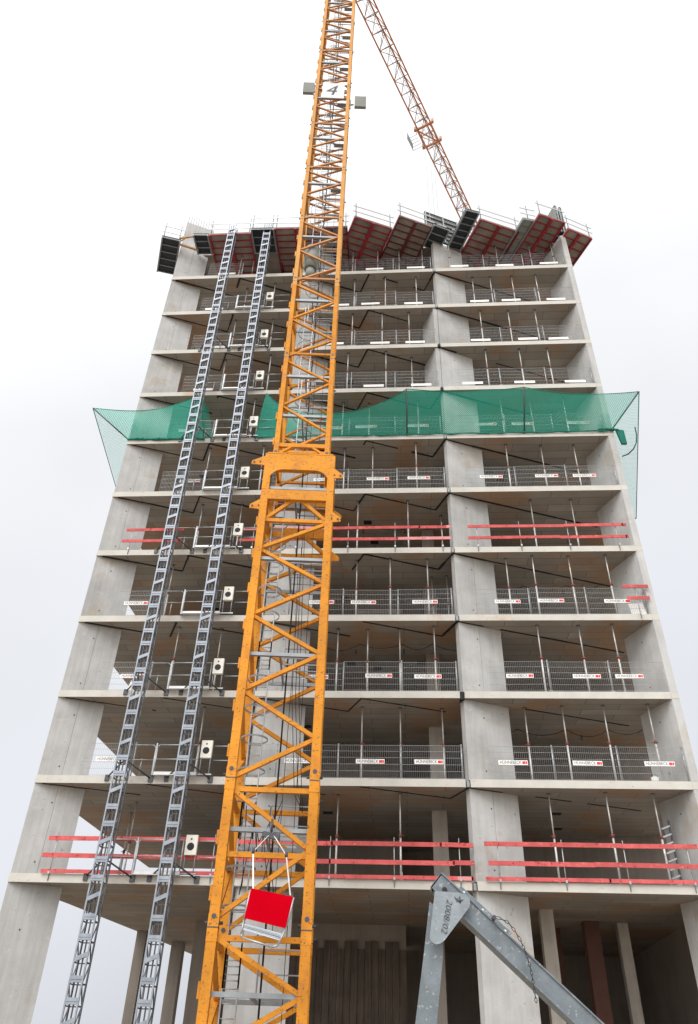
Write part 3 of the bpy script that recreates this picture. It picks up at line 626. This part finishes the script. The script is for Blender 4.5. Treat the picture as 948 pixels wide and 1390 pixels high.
# cables down the mast
m = MB(); m.tube(T(.05, .1, GZ), T(.05, .1, 58), .024, 6); m.tube(T(.25, -.5, -2), T(.25, -.5, 58), .008, 5); m.tube(T(.62, -1.0, -4), T(.55, -.8, 40), .008, 5)
for k in range(3): m.path([T(.15+.05*k, 0, 8+k), T(.25+.1*k, .2, 4), T(.5+.1*k, .4, 1.4), T(.75, .6, 1.0+.1*k)], .01, 5)
for k in range(4):
    x0 = random.uniform(-.7, .1); pts = [T(x0+random.uniform(-.3, .5)*q/4, -.3+.15*q, random.choice((.9, -.3, 1.2))-.8*math.sin(q*.8)) for q in range(5)]; m.path(pts, .011, 5)
m.build('power_cables', 'cable', crane)
m = MB(); m.plate([T(.66, .4, -.10), T(.98, .4, -.10), T(.98, .4, .55), T(.66, .4, .55)], Vector(T(0, .2, 0))-Vector(T(0, 0, 0))); m.build('junction_box', 'plygrey', crane)
m = MB(); m.tube(T(-.32, -.5, 22.9), T(-.32, -.5, 24.3), .27, 12, r2=.32); m.tube(T(-.32, -.5, 22.3), T(-.32, -.5, 22.85), .2, 12); m.build('bin', 'plygrey', crane)
# number sign and floodlights
m = MB(); m.plate([T(-.55, -1.02, 37.3), T(.66, -1.02, 37.3), T(.66, -1.02, 39.0), T(-.55, -1.02, 39.0)], Vector(T(0, .03, 0))-Vector(T(0, 0, 0))); sg = m.build('number_sign', 'signgrey', crane)
tm = text_mesh('4', 1.25, 'ink', .25); o = bpy.data.objects.new('lettering', tm); COL.objects.link(o); o.parent = sg
p = Vector(T(-.10, -1.026, 38.12))-WO[crane.name]; o.location = p; o.rotation_euler = (R(90), 0, CR); o.scale = (1.0, 1.25, 1)
for s_ in (-1, 1):
    m = MB(); z = 38.35 if s_ < 0 else 37.0; x = -1.42 if s_ < 0 else 1.25
    x -= .2*(s_ < 0); m.plate([T(x, -.95, z-.35), T(x+.62, -.95, z-.35), T(x+.62, -1.10, z+.45), T(x, -1.10, z+.45)], Vector(T(0, .16, 0))-Vector(T(0, 0, 0)))
    fl = m.build('floodlight', 'plygrey', crane); m = MB(); m.bar(T(s_*.95, -.8, z), T(s_*1.2, -.85, z), .06); m.bar(T(s_*1.02, -.9, z-.6), T(s_*1.02, -.9, z+.35), .06); m.build('bracket', 'darksteel', fl)
# slewing unit and cab (above the frame), jib, counter jib
m = MB(); m.tube((CX, CY, 59.6), (CX, CY, 60.6), 1.2, 24); m.build('slewing_ring', 'crane', crane)
jd = Vector((8.6, 18.3, 0)).normalized(); jn = Vector((jd.y, -jd.x, 0)); J0 = Vector((CX+.12, CY+.25, 61.0))
def Jp(s, a, h): return J0+jd*s+jn*a+Vector((0, 0, h))
m = MB(); m2 = MB(); LJ = 52; b = .62
for a in (-b, b): m.bar(Jp(-1, a, 0), Jp(LJ, a, 0), .11, .11)
m.bar(Jp(0, 0, 1.7), Jp(LJ, 0, 1.2), .12, .12)
s = 0; i = 0; st = 1.35
while s < LJ-st:
    m2.bar(Jp(s, -b if i % 2 else b, 0), Jp(s+st, b if i % 2 else -b, 0), .045); m2.bar(Jp(s, -b, 0), Jp(s, b, 0), .05)
    for a in (-b, b):
        m2.bar(Jp(s, a, 0), Jp(s+st/2, 0, 1.65), .05); m2.bar(Jp(s+st/2, 0, 1.65), Jp(s+st, a, 0), .05)
    s += st; i += 1
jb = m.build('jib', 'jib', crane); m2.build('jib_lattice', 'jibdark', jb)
m = MB(); m.path([Jp(0, .1, .25), Jp(LJ, .1, .25)], .02, 5); m.path([Jp(0, -.15, .2), Jp(LJ, -.15, .2)], .015, 5); m.build('trolley_rope', 'cable', jb)
m = MB(); sT = 14.9
for ds in (-.9, .9):
    m.bar(Jp(sT+ds, -b-.25, -.18), Jp(sT+ds, b+.25, -.18), .16, .2)
    for a in (-b-.2, b+.2): m.bar(Jp(sT+ds, a, -.2), Jp(sT+ds, a, .25), .2, .25)
for a in (-b, b): m.bar(Jp(sT-.9, a, -.3), Jp(sT+.9, a, -.3), .12, .16)
m.bar(Jp(sT-.9, -b, -.35), Jp(sT+.9, b, -.35), .1)
tr = m.build('trolley', 'jib', crane)
m = MB()
for ds in (-.6, .6):
    for a in (-b-.2, -b-1.1): m.bar(Jp(sT+ds, a, -.35), Jp(sT+ds, a, .75), .05)

for q in range(5): m.bar(Jp(sT-.6+.3*q, -b-.2, -.35), Jp(sT-.6+.3*q, -b-1.1, -.35), .03, .03)
m.bar(Jp(sT-.6, -b-1.1, .7), Jp(sT+.6, -b-1.1, .7), .05); m.bar(Jp(sT-.6, -b-1.1, .2), Jp(sT+.6, -b-1.1, .2), .05, .05); m.bar(Jp(sT-.6, -b-1.1, .2), Jp(sT+.6, -b-1.1, .2), .03, .9); m.build('maintenance_basket', 'fgrey', tr)
m = MB()
for ds, a in ((-.5, .25), (-.1, -.3), (.35, .25), (.75, -.2)): m.tube(Jp(sT+ds, a, -.3), Jp(sT+ds, a, -22), .011, 5)
m.build('hoist_ropes', 'fgrey', tr)
m = MB()
for a in (-.7, .7): m.bar(Jp(-14, a, .2), Jp(0, a, .2), .2, .3)
for k in range(8): m.bar(Jp(-14+k*1.9, -.7, .2), Jp(-14+k*1.9, .7, .2), .1)
m.build('counter_jib', 'jib', crane); m = MB(); m.plate([Jp(-14, -.9, -1.4), Jp(-11.5, -.9, -1.4), Jp(-11.5, -.9, 1), Jp(-14, -.9, 1)], jn*1.8); m.build('counterweight', 'column', crane)

# ------------------------------------------------------------------ red canvas frame slung inside the mast front
rf = thing('red_canvas_frame', 'red canvas panel on a bent silver frame, slung by white straps at the crane foot', 'hanging frame', (9.3, -6.62, -2.4))
A, B_, C_, D = [(8.88, -6.62, -1.21), (9.85, -6.62, -1.37), (9.73, -6.70, -2.00), (8.80, -6.70, -1.82)]
m = MB(); n_ = 10; vs = []; fs = []
for j in range(n_+1):
    for i in range(n_+1):
        u, v = i/n_, j/n_; p = Vector(A).lerp(Vector(B_), u).lerp(Vector(D).lerp(Vector(C_), u), v)
        p.y += -.012*math.sin(math.pi*u)*math.sin(math.pi*v); vs.append(p)
k = len(vs); vs += [p+Vector((0, .03, 0)) for p in vs]
for j in range(n_):
    for i in range(n_):
        a = j*(n_+1)+i; fs += [(a, a+n_+1, a+n_+2, a+1), (a+k, a+1+k, a+n_+2+k, a+n_+1+k)]
edge = [i for i in range(n_+1)]+[j*(n_+1)+n_ for j in range(1, n_+1)]+[n_*(n_+1)+i for i in range(n_-1, -1, -1)]+[j*(n_+1) for j in range(n_-1, 0, -1)]
for a, c in zip(edge, edge[1:]+edge[:1]): fs.append((a, c, c+k, a+k))
m.add(vs, fs, 0, False); m.build('canvas', 'canvas', rf)
m = MB(); m.path([(8.86, -6.60, -1.25), (8.79, -6.66, -1.85), (8.77, -6.72, -2.13), (8.80, -6.73, -2.20), (9.50, -6.78, -2.37), (9.60, -6.76, -2.33), (9.74, -6.66, -1.98), (9.86, -6.60, -1.38)], .022, 8)
m.plate([(8.82, -6.68, -1.93), (9.66, -6.70, -2.10), (9.63, -6.76, -2.24), (8.81, -6.74, -2.05)], (0, .02, 0), 1)
for t_ in (.2, .5, .8): m.bar((8.81, -6.72, -1.93-.12*t_), (9.64, -6.75, -2.10-.13*t_), .012, .014)
m.build('tube_frame', ['galv', 'hoistlight'], rf)
m = MB(); m.bar((8.82, -6.5, -.42), (8.92, -6.60, -1.22), .035, .012); m.bar((9.61, -6.5, -.49), (9.78, -6.60, -1.34), .035, .012)
m.bar((8.82, -6.5, -.42), (9.18, -6.3, .05), .03, .012); m.bar((9.61, -6.5, -.49), (9.2, -6.3, .05), .03, .012); m.build('strap', 'strap', rf)
m = MB(); m.tube((9.18, -6.3, .02), (9.18, -6.3, .35), .03, 8); m.bar((8.98, -6.3, .02), (9.38, -6.3, -.06), .09, .12); m.tube((8.82, -6.5, -.46), (8.82, -6.5, -.36), .035, 8); m.tube((9.61, -6.5, -.53), (9.61, -6.5, -.43), .035, 8); m.build('spreader_hook', 'darksteel', rf)

# ------------------------------------------------------------------ green safety nets
def patch(mb, P, nu, nv):
    """P(u,v) -> Vector; uv by arc length"""
    base = len(mb.v); G = [[P(i/nu, j/nv) for i in range(nu+1)] for j in range(nv+1)]
    if mb.uv is None: mb.uv = []
    for j in range(nv+1):
        L_ = 0
        for i in range(nu+1):
            if i: L_ += (G[nv//2][i]-G[nv//2][i-1]).length
            H_ = sum((G[q][i]-G[q-1][i]).length for q in range(1, j+1))
            mb.uv.append((L_, H_))
    mb.v += [tuple(p) for r_ in G for p in r_]
    for j in range(nv):
        for i in range(nu):
            a = base+j*(nu+1)+i; mb.f.append((a, a+1, a+nu+2, a+nu+1)); mb.m.append(0); mb.sm.append(True)
def netpatch(mb, b0, b1, t0, t1, sag=.15, belly=.12, nu=24, nv=8, side=(0, 0, 0)):
    b0, b1, t0, t1 = map(Vector, (b0, b1, t0, t1))
    def P(u, v):
        lo = b0.lerp(b1, u); hi = t0.lerp(t1, u); s4 = 4*u*(1-u); hi = hi.lerp(lo, sag*s4)
        hi = hi+Vector((0, .25, 0))*sag*s4
        p = lo.lerp(hi, v); q = 4*v*(1-v)*belly*s4
        return p+Vector((0, -.3, -1))*q+Vector((0, .02*math.sin(9*u+5*v), 0))
    patch(mb, P, nu, nv)
def rope_of(mb, t0, t1, b0, b1, sag, r=.016):
    t0, t1, b0, b1 = map(Vector, (t0, t1, b0, b1)); pts = []
    for i in range(13):
        u = i/12; lo = b0.lerp(b1, u); hi = t0.lerp(t1, u); s4 = 4*u*(1-u); pts.append(hi.lerp(lo, sag*s4)+Vector((0, .25, 0))*sag*s4)
    mb.path(pts, r, 6)
Z6 = SH*6+ST
def bundle(mb, p, q, r, n=14):
    p, q = Vector(p), Vector(q); prev = None
    for i in range(n+1):
        c = p.lerp(q, i/n)+Vector((0, random.uniform(-.02, .02), random.uniform(-.02, .02))); rr = r*random.uniform(.6, 1.25)
        if prev: mb.tube(prev[0], c, prev[1], 7, 0, rr)
        prev = (c, rr)
# left net
nl = thing('safety_net', 'green safety net at the left corner, stretched out on a pole beside the ladder masts', 'safety net', (0, 0, Z6), 'green safety nets')
T0, T0b, TB = (-1.72, -.72, 19.62), (3.0, -.10, 21.0), (-2.25, 4.4, 19.6)
m = MB(); netpatch(m, (0.02, -.03, Z6-.05), (3.55, -.05, Z6), T0, T0b, .22, .0)
netpatch(m, (3.55, -.05, Z6), (3.9, .9, Z6), T0b, (3.2, .9, 20.95), 0, .1, 8, 8)
m.build('netting', 'net', nl)
m = MB(); netpatch(m, (0.0, 6.5, Z6), (0.02, -.03, Z6-.05), (-2.6, 7.0, 19.5), T0, .03, .25); m.build('side_netting', 'netfine', nl)
m = MB(); rope_of(m, T0, T0b, (0.02, -.03, Z6), (3.55, -.05, Z6), .22); m.path([T0, (-2.6, 7.0, 19.5)], .02); m.path([T0b, (3.55, -.05, Z6)], .015); m.build('edge_rope', 'rope', nl)
m = MB(); m.tube((0.05, 0, Z6), T0, .03, 8); m.tube((0.05, 6.5, Z6), (-2.6, 7, 19.5), .03, 8); m.build('net_pole', 'darksteel', nl)
m = MB(); bundle(m, (0.0, -.05, Z6+.0), (3.6, -.05, Z6-.06), .06); m.build('rolled_hem', 'rope', nl)
# front net (behind and right of the crane) with side run at the right
nr = thing('safety_net', 'long green safety net across the facade right of the crane, wrapping the right corner', 'safety net', (14, 0, Z6), 'green safety nets')
t1, t1b, t2, t3, t4, t5 = (6.2, -.10, 20.95), (8.6, -.5, 19.2), (12.79, -1.30, 19.85), (17.98, -1.30, 19.80), (23.0, -1.05, 19.62), (25.1, 8.6, 19.6)
m = MB(); netpatch(m, (5.85, -.05, Z6), (8.8, -.05, Z6), t1, t1b, .15, .0)
netpatch(m, (8.8, -.05, Z6), (12.79, -.05, Z6), t1b, t2, .22, .04); netpatch(m, (12.79, -.05, Z6), (17.98, -.05, Z6), t2, t3, .07, .08); netpatch(m, (17.98, -.05, Z6), (21.8, -.05, Z6), t3, t4, .10, .08)
m.build('netting', 'net', nr)
m = MB(); netpatch(m, (21.8, -.05, Z6), (22.7, 8.6, Z6-.1), t4, t5, .02, .15); m.build('side_netting', 'netfine', nr)
m = MB(); rope_of(m, t1, t1b, (5.85, -.05, Z6), (8.8, -.05, Z6), .15); rope_of(m, t1b, t2, (8.8, -.05, Z6), (12.79, -.05, Z6), .22); rope_of(m, t2, t3, (12.79, -.05, Z6), (17.98, -.05, Z6), .07); rope_of(m, t3, t4, (17.98, -.05, Z6), (21.8, -.05, Z6), .1)
m.path([t4, t5], .02); m.path([t1, (5.85, -.05, Z6)], .015)
m.build('edge_rope', 'rope', nr)
for a, b2 in (((12.79, 0, Z6-.05), t2), ((17.98, 0, Z6-.05), t3), ((21.75, 0, Z6), t4), ((22.6, 8.4, Z6-.1), t5)):
    m = MB(); m.tube(a, b2, .032, 8); m.build('net_pole', 'darksteel', nr)
m = MB(); bundle(m, (5.9, -.06, Z6-.03), (21.7, -.06, Z6-.03), .035, 50); bundle(m, (21.2, -.08, Z6+.06), (22.05, -.1, Z6-.0), .06, 16); m.plate([(21.95, -.1, Z6+.05), (22.3, -.05, Z6), (22.36, .1, Z6-.62), (22.12, .05, Z6-.66)], (0, .12, 0)); m.build('rolled_hem', 'rope', nr)
SLX = [(23.85, 20.7), (23.83, 20.2), (23.72, 19.7), (23.5, 19.3), (23.2, 19.0), (22.9, 18.87)]
m = MB(); prev = None; pts = []
for i in range(6):
    pts.append(Vector((SLX[i][0], 2.5, SLX[i][1])))
m.path(pts, .03, 6); m.build('slack_rope', 'cable', nr)

# ------------------------------------------------------------------ rooftop formwork
def rot2(p, d, b, u, v): return (p[0]+d[0]*u+b[0]*v, p[1]+d[1]*u+b[1]*v)
def deck(p, q, depth, kind, label, z=TOP, back=None, rails=True, blackfront=0.0):
    d = Vector((q[0]-p[0], q[1]-p[1])); W = d.length; d = d/W; b = Vector(back).normalized() if back else Vector((-d.y, d.x))
    t = thing('formwork_table', label, 'formwork', (p[0], p[1], z), 'slab formwork tables on top of the tower')
    def pt(u, v, dz): x, y = rot2(p, d, b, u, v); return (x, y, z+dz)
    m = MB(); m.plate([pt(0, 0, .10), pt(0, depth, .10), pt(W, depth, .10), pt(W, 0, .10)], (0, 0, .03)); m.plate([pt(0, 0, .134), pt(0, depth, .134), pt(W, depth, .134), pt(W, 0, .134)], (0, 0, .06))
    pm, fm = {'red': ('ply', 'fred'), 'dark': ('ply', 'fdark'), 'black': ('fblack', 'fgrey'), 'grey': ('plygrey', 'fgrey')}[kind]
    m.build('deck_board', pm, t)
    m = MB(); n = max(2, int(round(W/1.0)))+1 if kind in ('red', 'dark') else 2
    for i in range(n):
        u = .04+(W-.08)*i/(n-1); m.bar(pt(u, 0, .04), pt(u, depth, .04), .15 if 0 < i < n-1 else .075, .12)
    k = int(depth/.42)
    for j in range(k+1):
        v = .03+(depth-.06)*j/k; m.bar(pt(0, v, .065), pt(W, v, .065), .045, .07)
    m.build('frame', fm, t)
    if rails:
        g_ = thing('edge_railing', 'railing on the '+label, 'railing', (p[0], p[1], z+.2), 'railings on the rooftop formwork')
        us = (.1, W-.1) if W > 1 else (W/2,)
        for u in us: a = pt(u, .06, .2); m = MB(); m.tube(a, (a[0]-.02, a[1]-.03, a[2]+1.25), .025, 6); m.build('post', 'fgrey', g_)
        m = MB()
        for zz in (.7, 1.2):
            if random.random() < .85: a = pt(-.1, .0, zz-.1); c = pt(W+.1, .0, zz-.1+random.uniform(-.08, .08)); m.bar(a, c, .03, .06)
        if not m.v: m.bar(pt(-.1, 0, .7), pt(W+.1, 0, .7), .03, .09)
        m.build('rail', 'plate', g_)
    return t
bb = (-.39, .92)
deck((10.19, -1.69), (12.25, -.84), 4.2, 'red', 'red-ribbed formwork deck jutting out just right of the crane mast', back=bb)
deck((12.64, -1.63), (14.50, -.82), 4.2, 'dark', 'dark red formwork deck in front of the upright black wall form', z=TOP+.01, back=bb)
deck((14.52, -1.05), (15.45, -.62), 1.5, 'black', 'small black formwork deck in front of the central fin top', z=TOP-.02, back=bb, rails=False)
deck((16.23, -1.91), (17.01, -1.66), 3.4, 'black', 'black formwork deck sticking out furthest under the jib', z=TOP-.03, back=(-.35, .93), rails=False)
deck((17.06, -1.25), (19.30, -.34), 4.0, 'red', 'red-ribbed formwork deck right of the long black one', z=TOP+.015, back=bb)
deck((19.40, -1.20), (20.06, -1.03), 3.2, 'grey', 'narrow grey-green formwork deck between two red ones', back=bb)
deck((20.25, -1.43), (21.75, -.83), 3.2, 'red', 'red-ribbed formwork deck over the right side wall', z=TOP+.012, back=bb)
deck((21.95, -.48), (23.4, .23), 2.5, 'red', 'rightmost red-ribbed formwork deck outside the side wall', back=bb)
deck((-.82, -.87), (.20, -.55), 2.5, 'black', 'leftmost dark formwork deck hanging past the left corner', back=(-.36, .93))
deck((.98, -.92), (1.86, -.88), 1.3, 'black', 'small black formwork deck beside the rebar-topped fin', back=(0, 1), rails=False)
deck((1.88, -.86), (4.28, -.88), 4.0, 'red', 'red-ribbed formwork deck behind the top of the left ladder mast', back=(0, 1))
deck((4.32, -1.16), (5.64, -1.13), 1.6, 'black', 'black formwork deck at the head of the right ladder mast', z=TOP-.02, back=(0, 1))
deck((5.66, -1.12), (8.0, -1.08), 4.2, 'red', 'red-ribbed formwork deck half hidden by the crane mast', back=(0, 1))
deck((8.02, -1.06), (9.75, -1.04), 3.2, 'dark', 'dark red formwork deck right behind the crane mast', z=TOP+.03, back=(0, 1))
# backing so no sky shows between the tables further in
t = thing('formwork_floor', 'dark plywood floor of the formwork set behind the overhanging decks', 'formwork', (11, 5, TOP+.3)); m = MB(); m.prism([(0.3, .6), (21.6, .6), (22.2, 8), (.6, 10)], TOP+.22, TOP+.28); m.build('plywood', 'ply', t)
m = MB()
for q in range(18): m.bar((1+q*1.2, 1.2, TOP+.15), (1+q*1.2, 9, TOP+.15), .08, .12)
m.build('joists', 'fdark', t)
m = MB(); m.bar((.1, -.35, TOP-.0), (1.1, .05, TOP-.05), .10, .1); m.bar((.05, -.45, TOP+.05), (.55, -.6, TOP+.35), .06); m.bar((.1, -.55, TOP+.3), (1.0, -.6, TOP+.38), .08)
tag(m.build('timber_bracing', 'timber', None, (.5, -.4, TOP)), 'raw yellow timber bracing at the foot of the rebar-topped fin', 'timber')
def wallform(p, q, z0, z1, label, lean=0):
    d = Vector((q[0]-p[0], q[1]-p[1], 0)); W = d.length; d.normalize(); nrm = Vector((d.y, -d.x, 0))
    t = thing('wall_form_panel', label, 'wall formwork', (p[0], p[1], z0), 'upright wall forms on the roof')
    P0 = Vector((p[0], p[1], z0)); up = Vector((0, 0, z1-z0))+nrm*lean
    m = MB(); m.plate([P0, P0+d*W, P0+d*W+up, P0+up], -nrm*.03); m.build('face_board', 'plygrey', t)
    m = MB(); n = 6
    for i in range(n+1): c = P0+up*(i/n)+nrm*.05; m.bar(c, c+d*W, .05, .07)
    m.build('ribs', 'fblack', t); m = MB()
    for u in (.04, W*.55, W-.04): c = P0+d*u+nrm*.11; m.bar(c, c+up, .07, .07)
    m.build('walers', 'fgrey', t); m = MB()
    for u in (W*.35, W*.8): c = P0+d*u+nrm*.15; m.bar(c+nrm*.9, c+up*.6, .06); m.bar(c+nrm*.9, c+nrm*.1, .06)
    m.build('push_pull_brace', 'plate', t); return t
wallform((14.15, .0), (16.1, .86), 33.1, 35.75, 'upright black ribbed wall form above the central fin', -.1)
wallform((21.62, -.15), (21.0, 1.5), 33.1, 35.6, 'upright wall form seen edge-on above the side wall, inner of the pair')
wallform((21.35, 1.65), (22.0, .0), 33.1, 35.6, 'upright wall form seen edge-on above the side wall, outer of the pair')

# ------------------------------------------------------------------ galvanised folding arm close to the camera
af = thing('folding_arm', 'galvanised steel loading arm with gusset plate and chain, close in front of the facade', 'steel arm', (12.45, -21.5, GZ))
def XZ(l, y): return [(x, y, z) for x, z in l]
m = MB(); m.plate([(12.457, -21.53, -3.868), (12.516, -21.53, -3.907), (12.514, -21.53, -4.10), (12.20, -21.53, GZ+.15), (12.07, -21.53, GZ+.15), (12.42, -21.53, -4.10)], (0, .10, 0)); m.build('upright', 'arm', af)
m = MB()
dx, dz = (12.927-12.522), (-4.092+3.740); ln = math.hypot(dx, dz); ux, uz = dx/ln, dz/ln; px, pz = uz, -ux     # px,pz: perpendicular, downwards-left
def Bm(s_, o_): return (12.522+ux*s_+px*o_, -3.740+uz*s_+pz*o_)
m.plate(XZ([Bm(-.0, .0), Bm(2.9, .0), Bm(2.9, .085), Bm(0, .085)], -21.55), (0, .012, 0))           # side web
m.plate(XZ([Bm(0, -.003), Bm(2.9, -.003), Bm(2.9, .004), Bm(0, .004)], -21.56), (0, .15, 0))
m.plate(XZ([Bm(0.02, .080), Bm(2.9, .080), Bm(2.9, .088), Bm(0.02, .088)], -21.565), (0, .15, 0))
m.plate(XZ([Bm(0, .004), Bm(2.9, .004), Bm(2.9, .08), Bm(0, .08)], -21.42), (0, .01, 0)); m.plate(XZ([Bm(-.002, 0), Bm(.006, 0), Bm(.006, .085), Bm(-.002, .085)], -21.55), (0, .14, 0))
arm = m.build('beam', 'arm', af)
m = MB(); m.plate(XZ([Bm(.10, -.045), Bm(.42, -.045), Bm(.42, .0), Bm(.10, .0)], -21.41), (0, .012, 0)); fl = m.build('side_flange', 'arm', arm)
m = MB()
for s_ in (.13, .25, .39): x, z = Bm(s_, -.03); m.tube((x, -21.414, z), (x, -21.405, z), .006, 10)
m.build('flange_hole', 'white', fl)
m = MB(); x, z = Bm(.06, .05); m.tube((x, -21.553, z), (x, -21.54, z), .013, 12); m.build('bore', 'cable', arm)
gp = [(12.482, -3.838), (12.488, -3.832), (12.61, -3.838), (12.635, -3.846), (12.652, -3.862), (12.655, -3.882), (12.648, -3.902), (12.520, -4.045), (12.50, -4.058), (12.478, -4.062), (12.458, -4.052), (12.449, -4.035)]
m = MB(); m.plate(XZ(gp, -21.60), (0, .012, 0)); gu = m.build('gusset_plate', 'gus', af)
tm = text_mesh('2008/02', .050, 'ink', .15, -.0011); o = bpy.data.objects.new('handwriting', tm); COL.objects.link(o); o.parent = gu
o.location = Vector((12.536, -21.6035, -3.942))-WO[gu.name]; o.rotation_euler = Matrix(((math.cos(R(-112)), 0, math.sin(R(-112))), (0, 1, 0), (-math.sin(R(-112)), 0, math.cos(R(-112))))).to_euler()
o.rotation_euler = (R(90), R(-112), 0); o.rotation_mode = 'XYZ'
o.matrix_parent_inverse = Matrix()
o.rotation_euler = (Matrix.Rotation(R(104), 3, 'Y') @ Matrix.Rotation(R(90), 3, 'X')).to_euler(); o.scale = (.92, .85, 1)
m = MB(); random.seed(3); pts = [(12.60+random.uniform(-.022, .022), -21.603, -3.868+random.uniform(-.018, .018)) for _ in range(11)]; m.path(pts, .0011, 4); m.build('scribble', 'ink', gu)
m = MB(); pts = [Vector(p) for p in ((12.775, -21.60, -3.942), (12.80, -21.60, -3.948), (12.835, -21.60, -3.965), (12.862, -21.60, -4.0), (12.885, -21.6, -4.04), (12.905, -21.6, -4.09), (12.92, -21.6, -4.16), (12.93, -21.6, -4.30))]
fine = []
for a, c in zip(pts, pts[1:]):
    n = max(1, int((c-a).length/.016)); fine += [a.lerp(c, q/n) for q in range(n)]
for i, (a, c) in enumerate(zip(fine, fine[1:])):
    d = (c-a).normalized(); w_ = Vector((0, 1, 0)) if i % 2 else d.cross(Vector((0, 1, 0))); e1, e2 = a-d*.003, c+d*.003
    m.path([e1, a.lerp(c, .2)+w_*.005, a.lerp(c, .8)+w_*.005, e2, a.lerp(c, .8)-w_*.005, a.lerp(c, .2)-w_*.005, e1], .0018, 5, 1 if 3 < i < 6 else 0)
m.tube(pts[0]+Vector((-.008, -.004, 0)), pts[0]+Vector((-.008, .1, 0)), .010, 10); m.build('chain', ['darksteel', 'redhandle'], af)
m = MB(); m.box(11.9, 16.0, -21.75, -21.25, GZ, GZ+.15); m.bar((14.7, -21.5, GZ+.1), (14.65, -21.5, -5.6), .1); m.build('base_frame', 'arm', af)

# remove unused zero-size leftovers
for o in list(bpy.data.objects):
    if o.type == 'MESH' and not o.data.polygons: bpy.data.objects.remove(o)
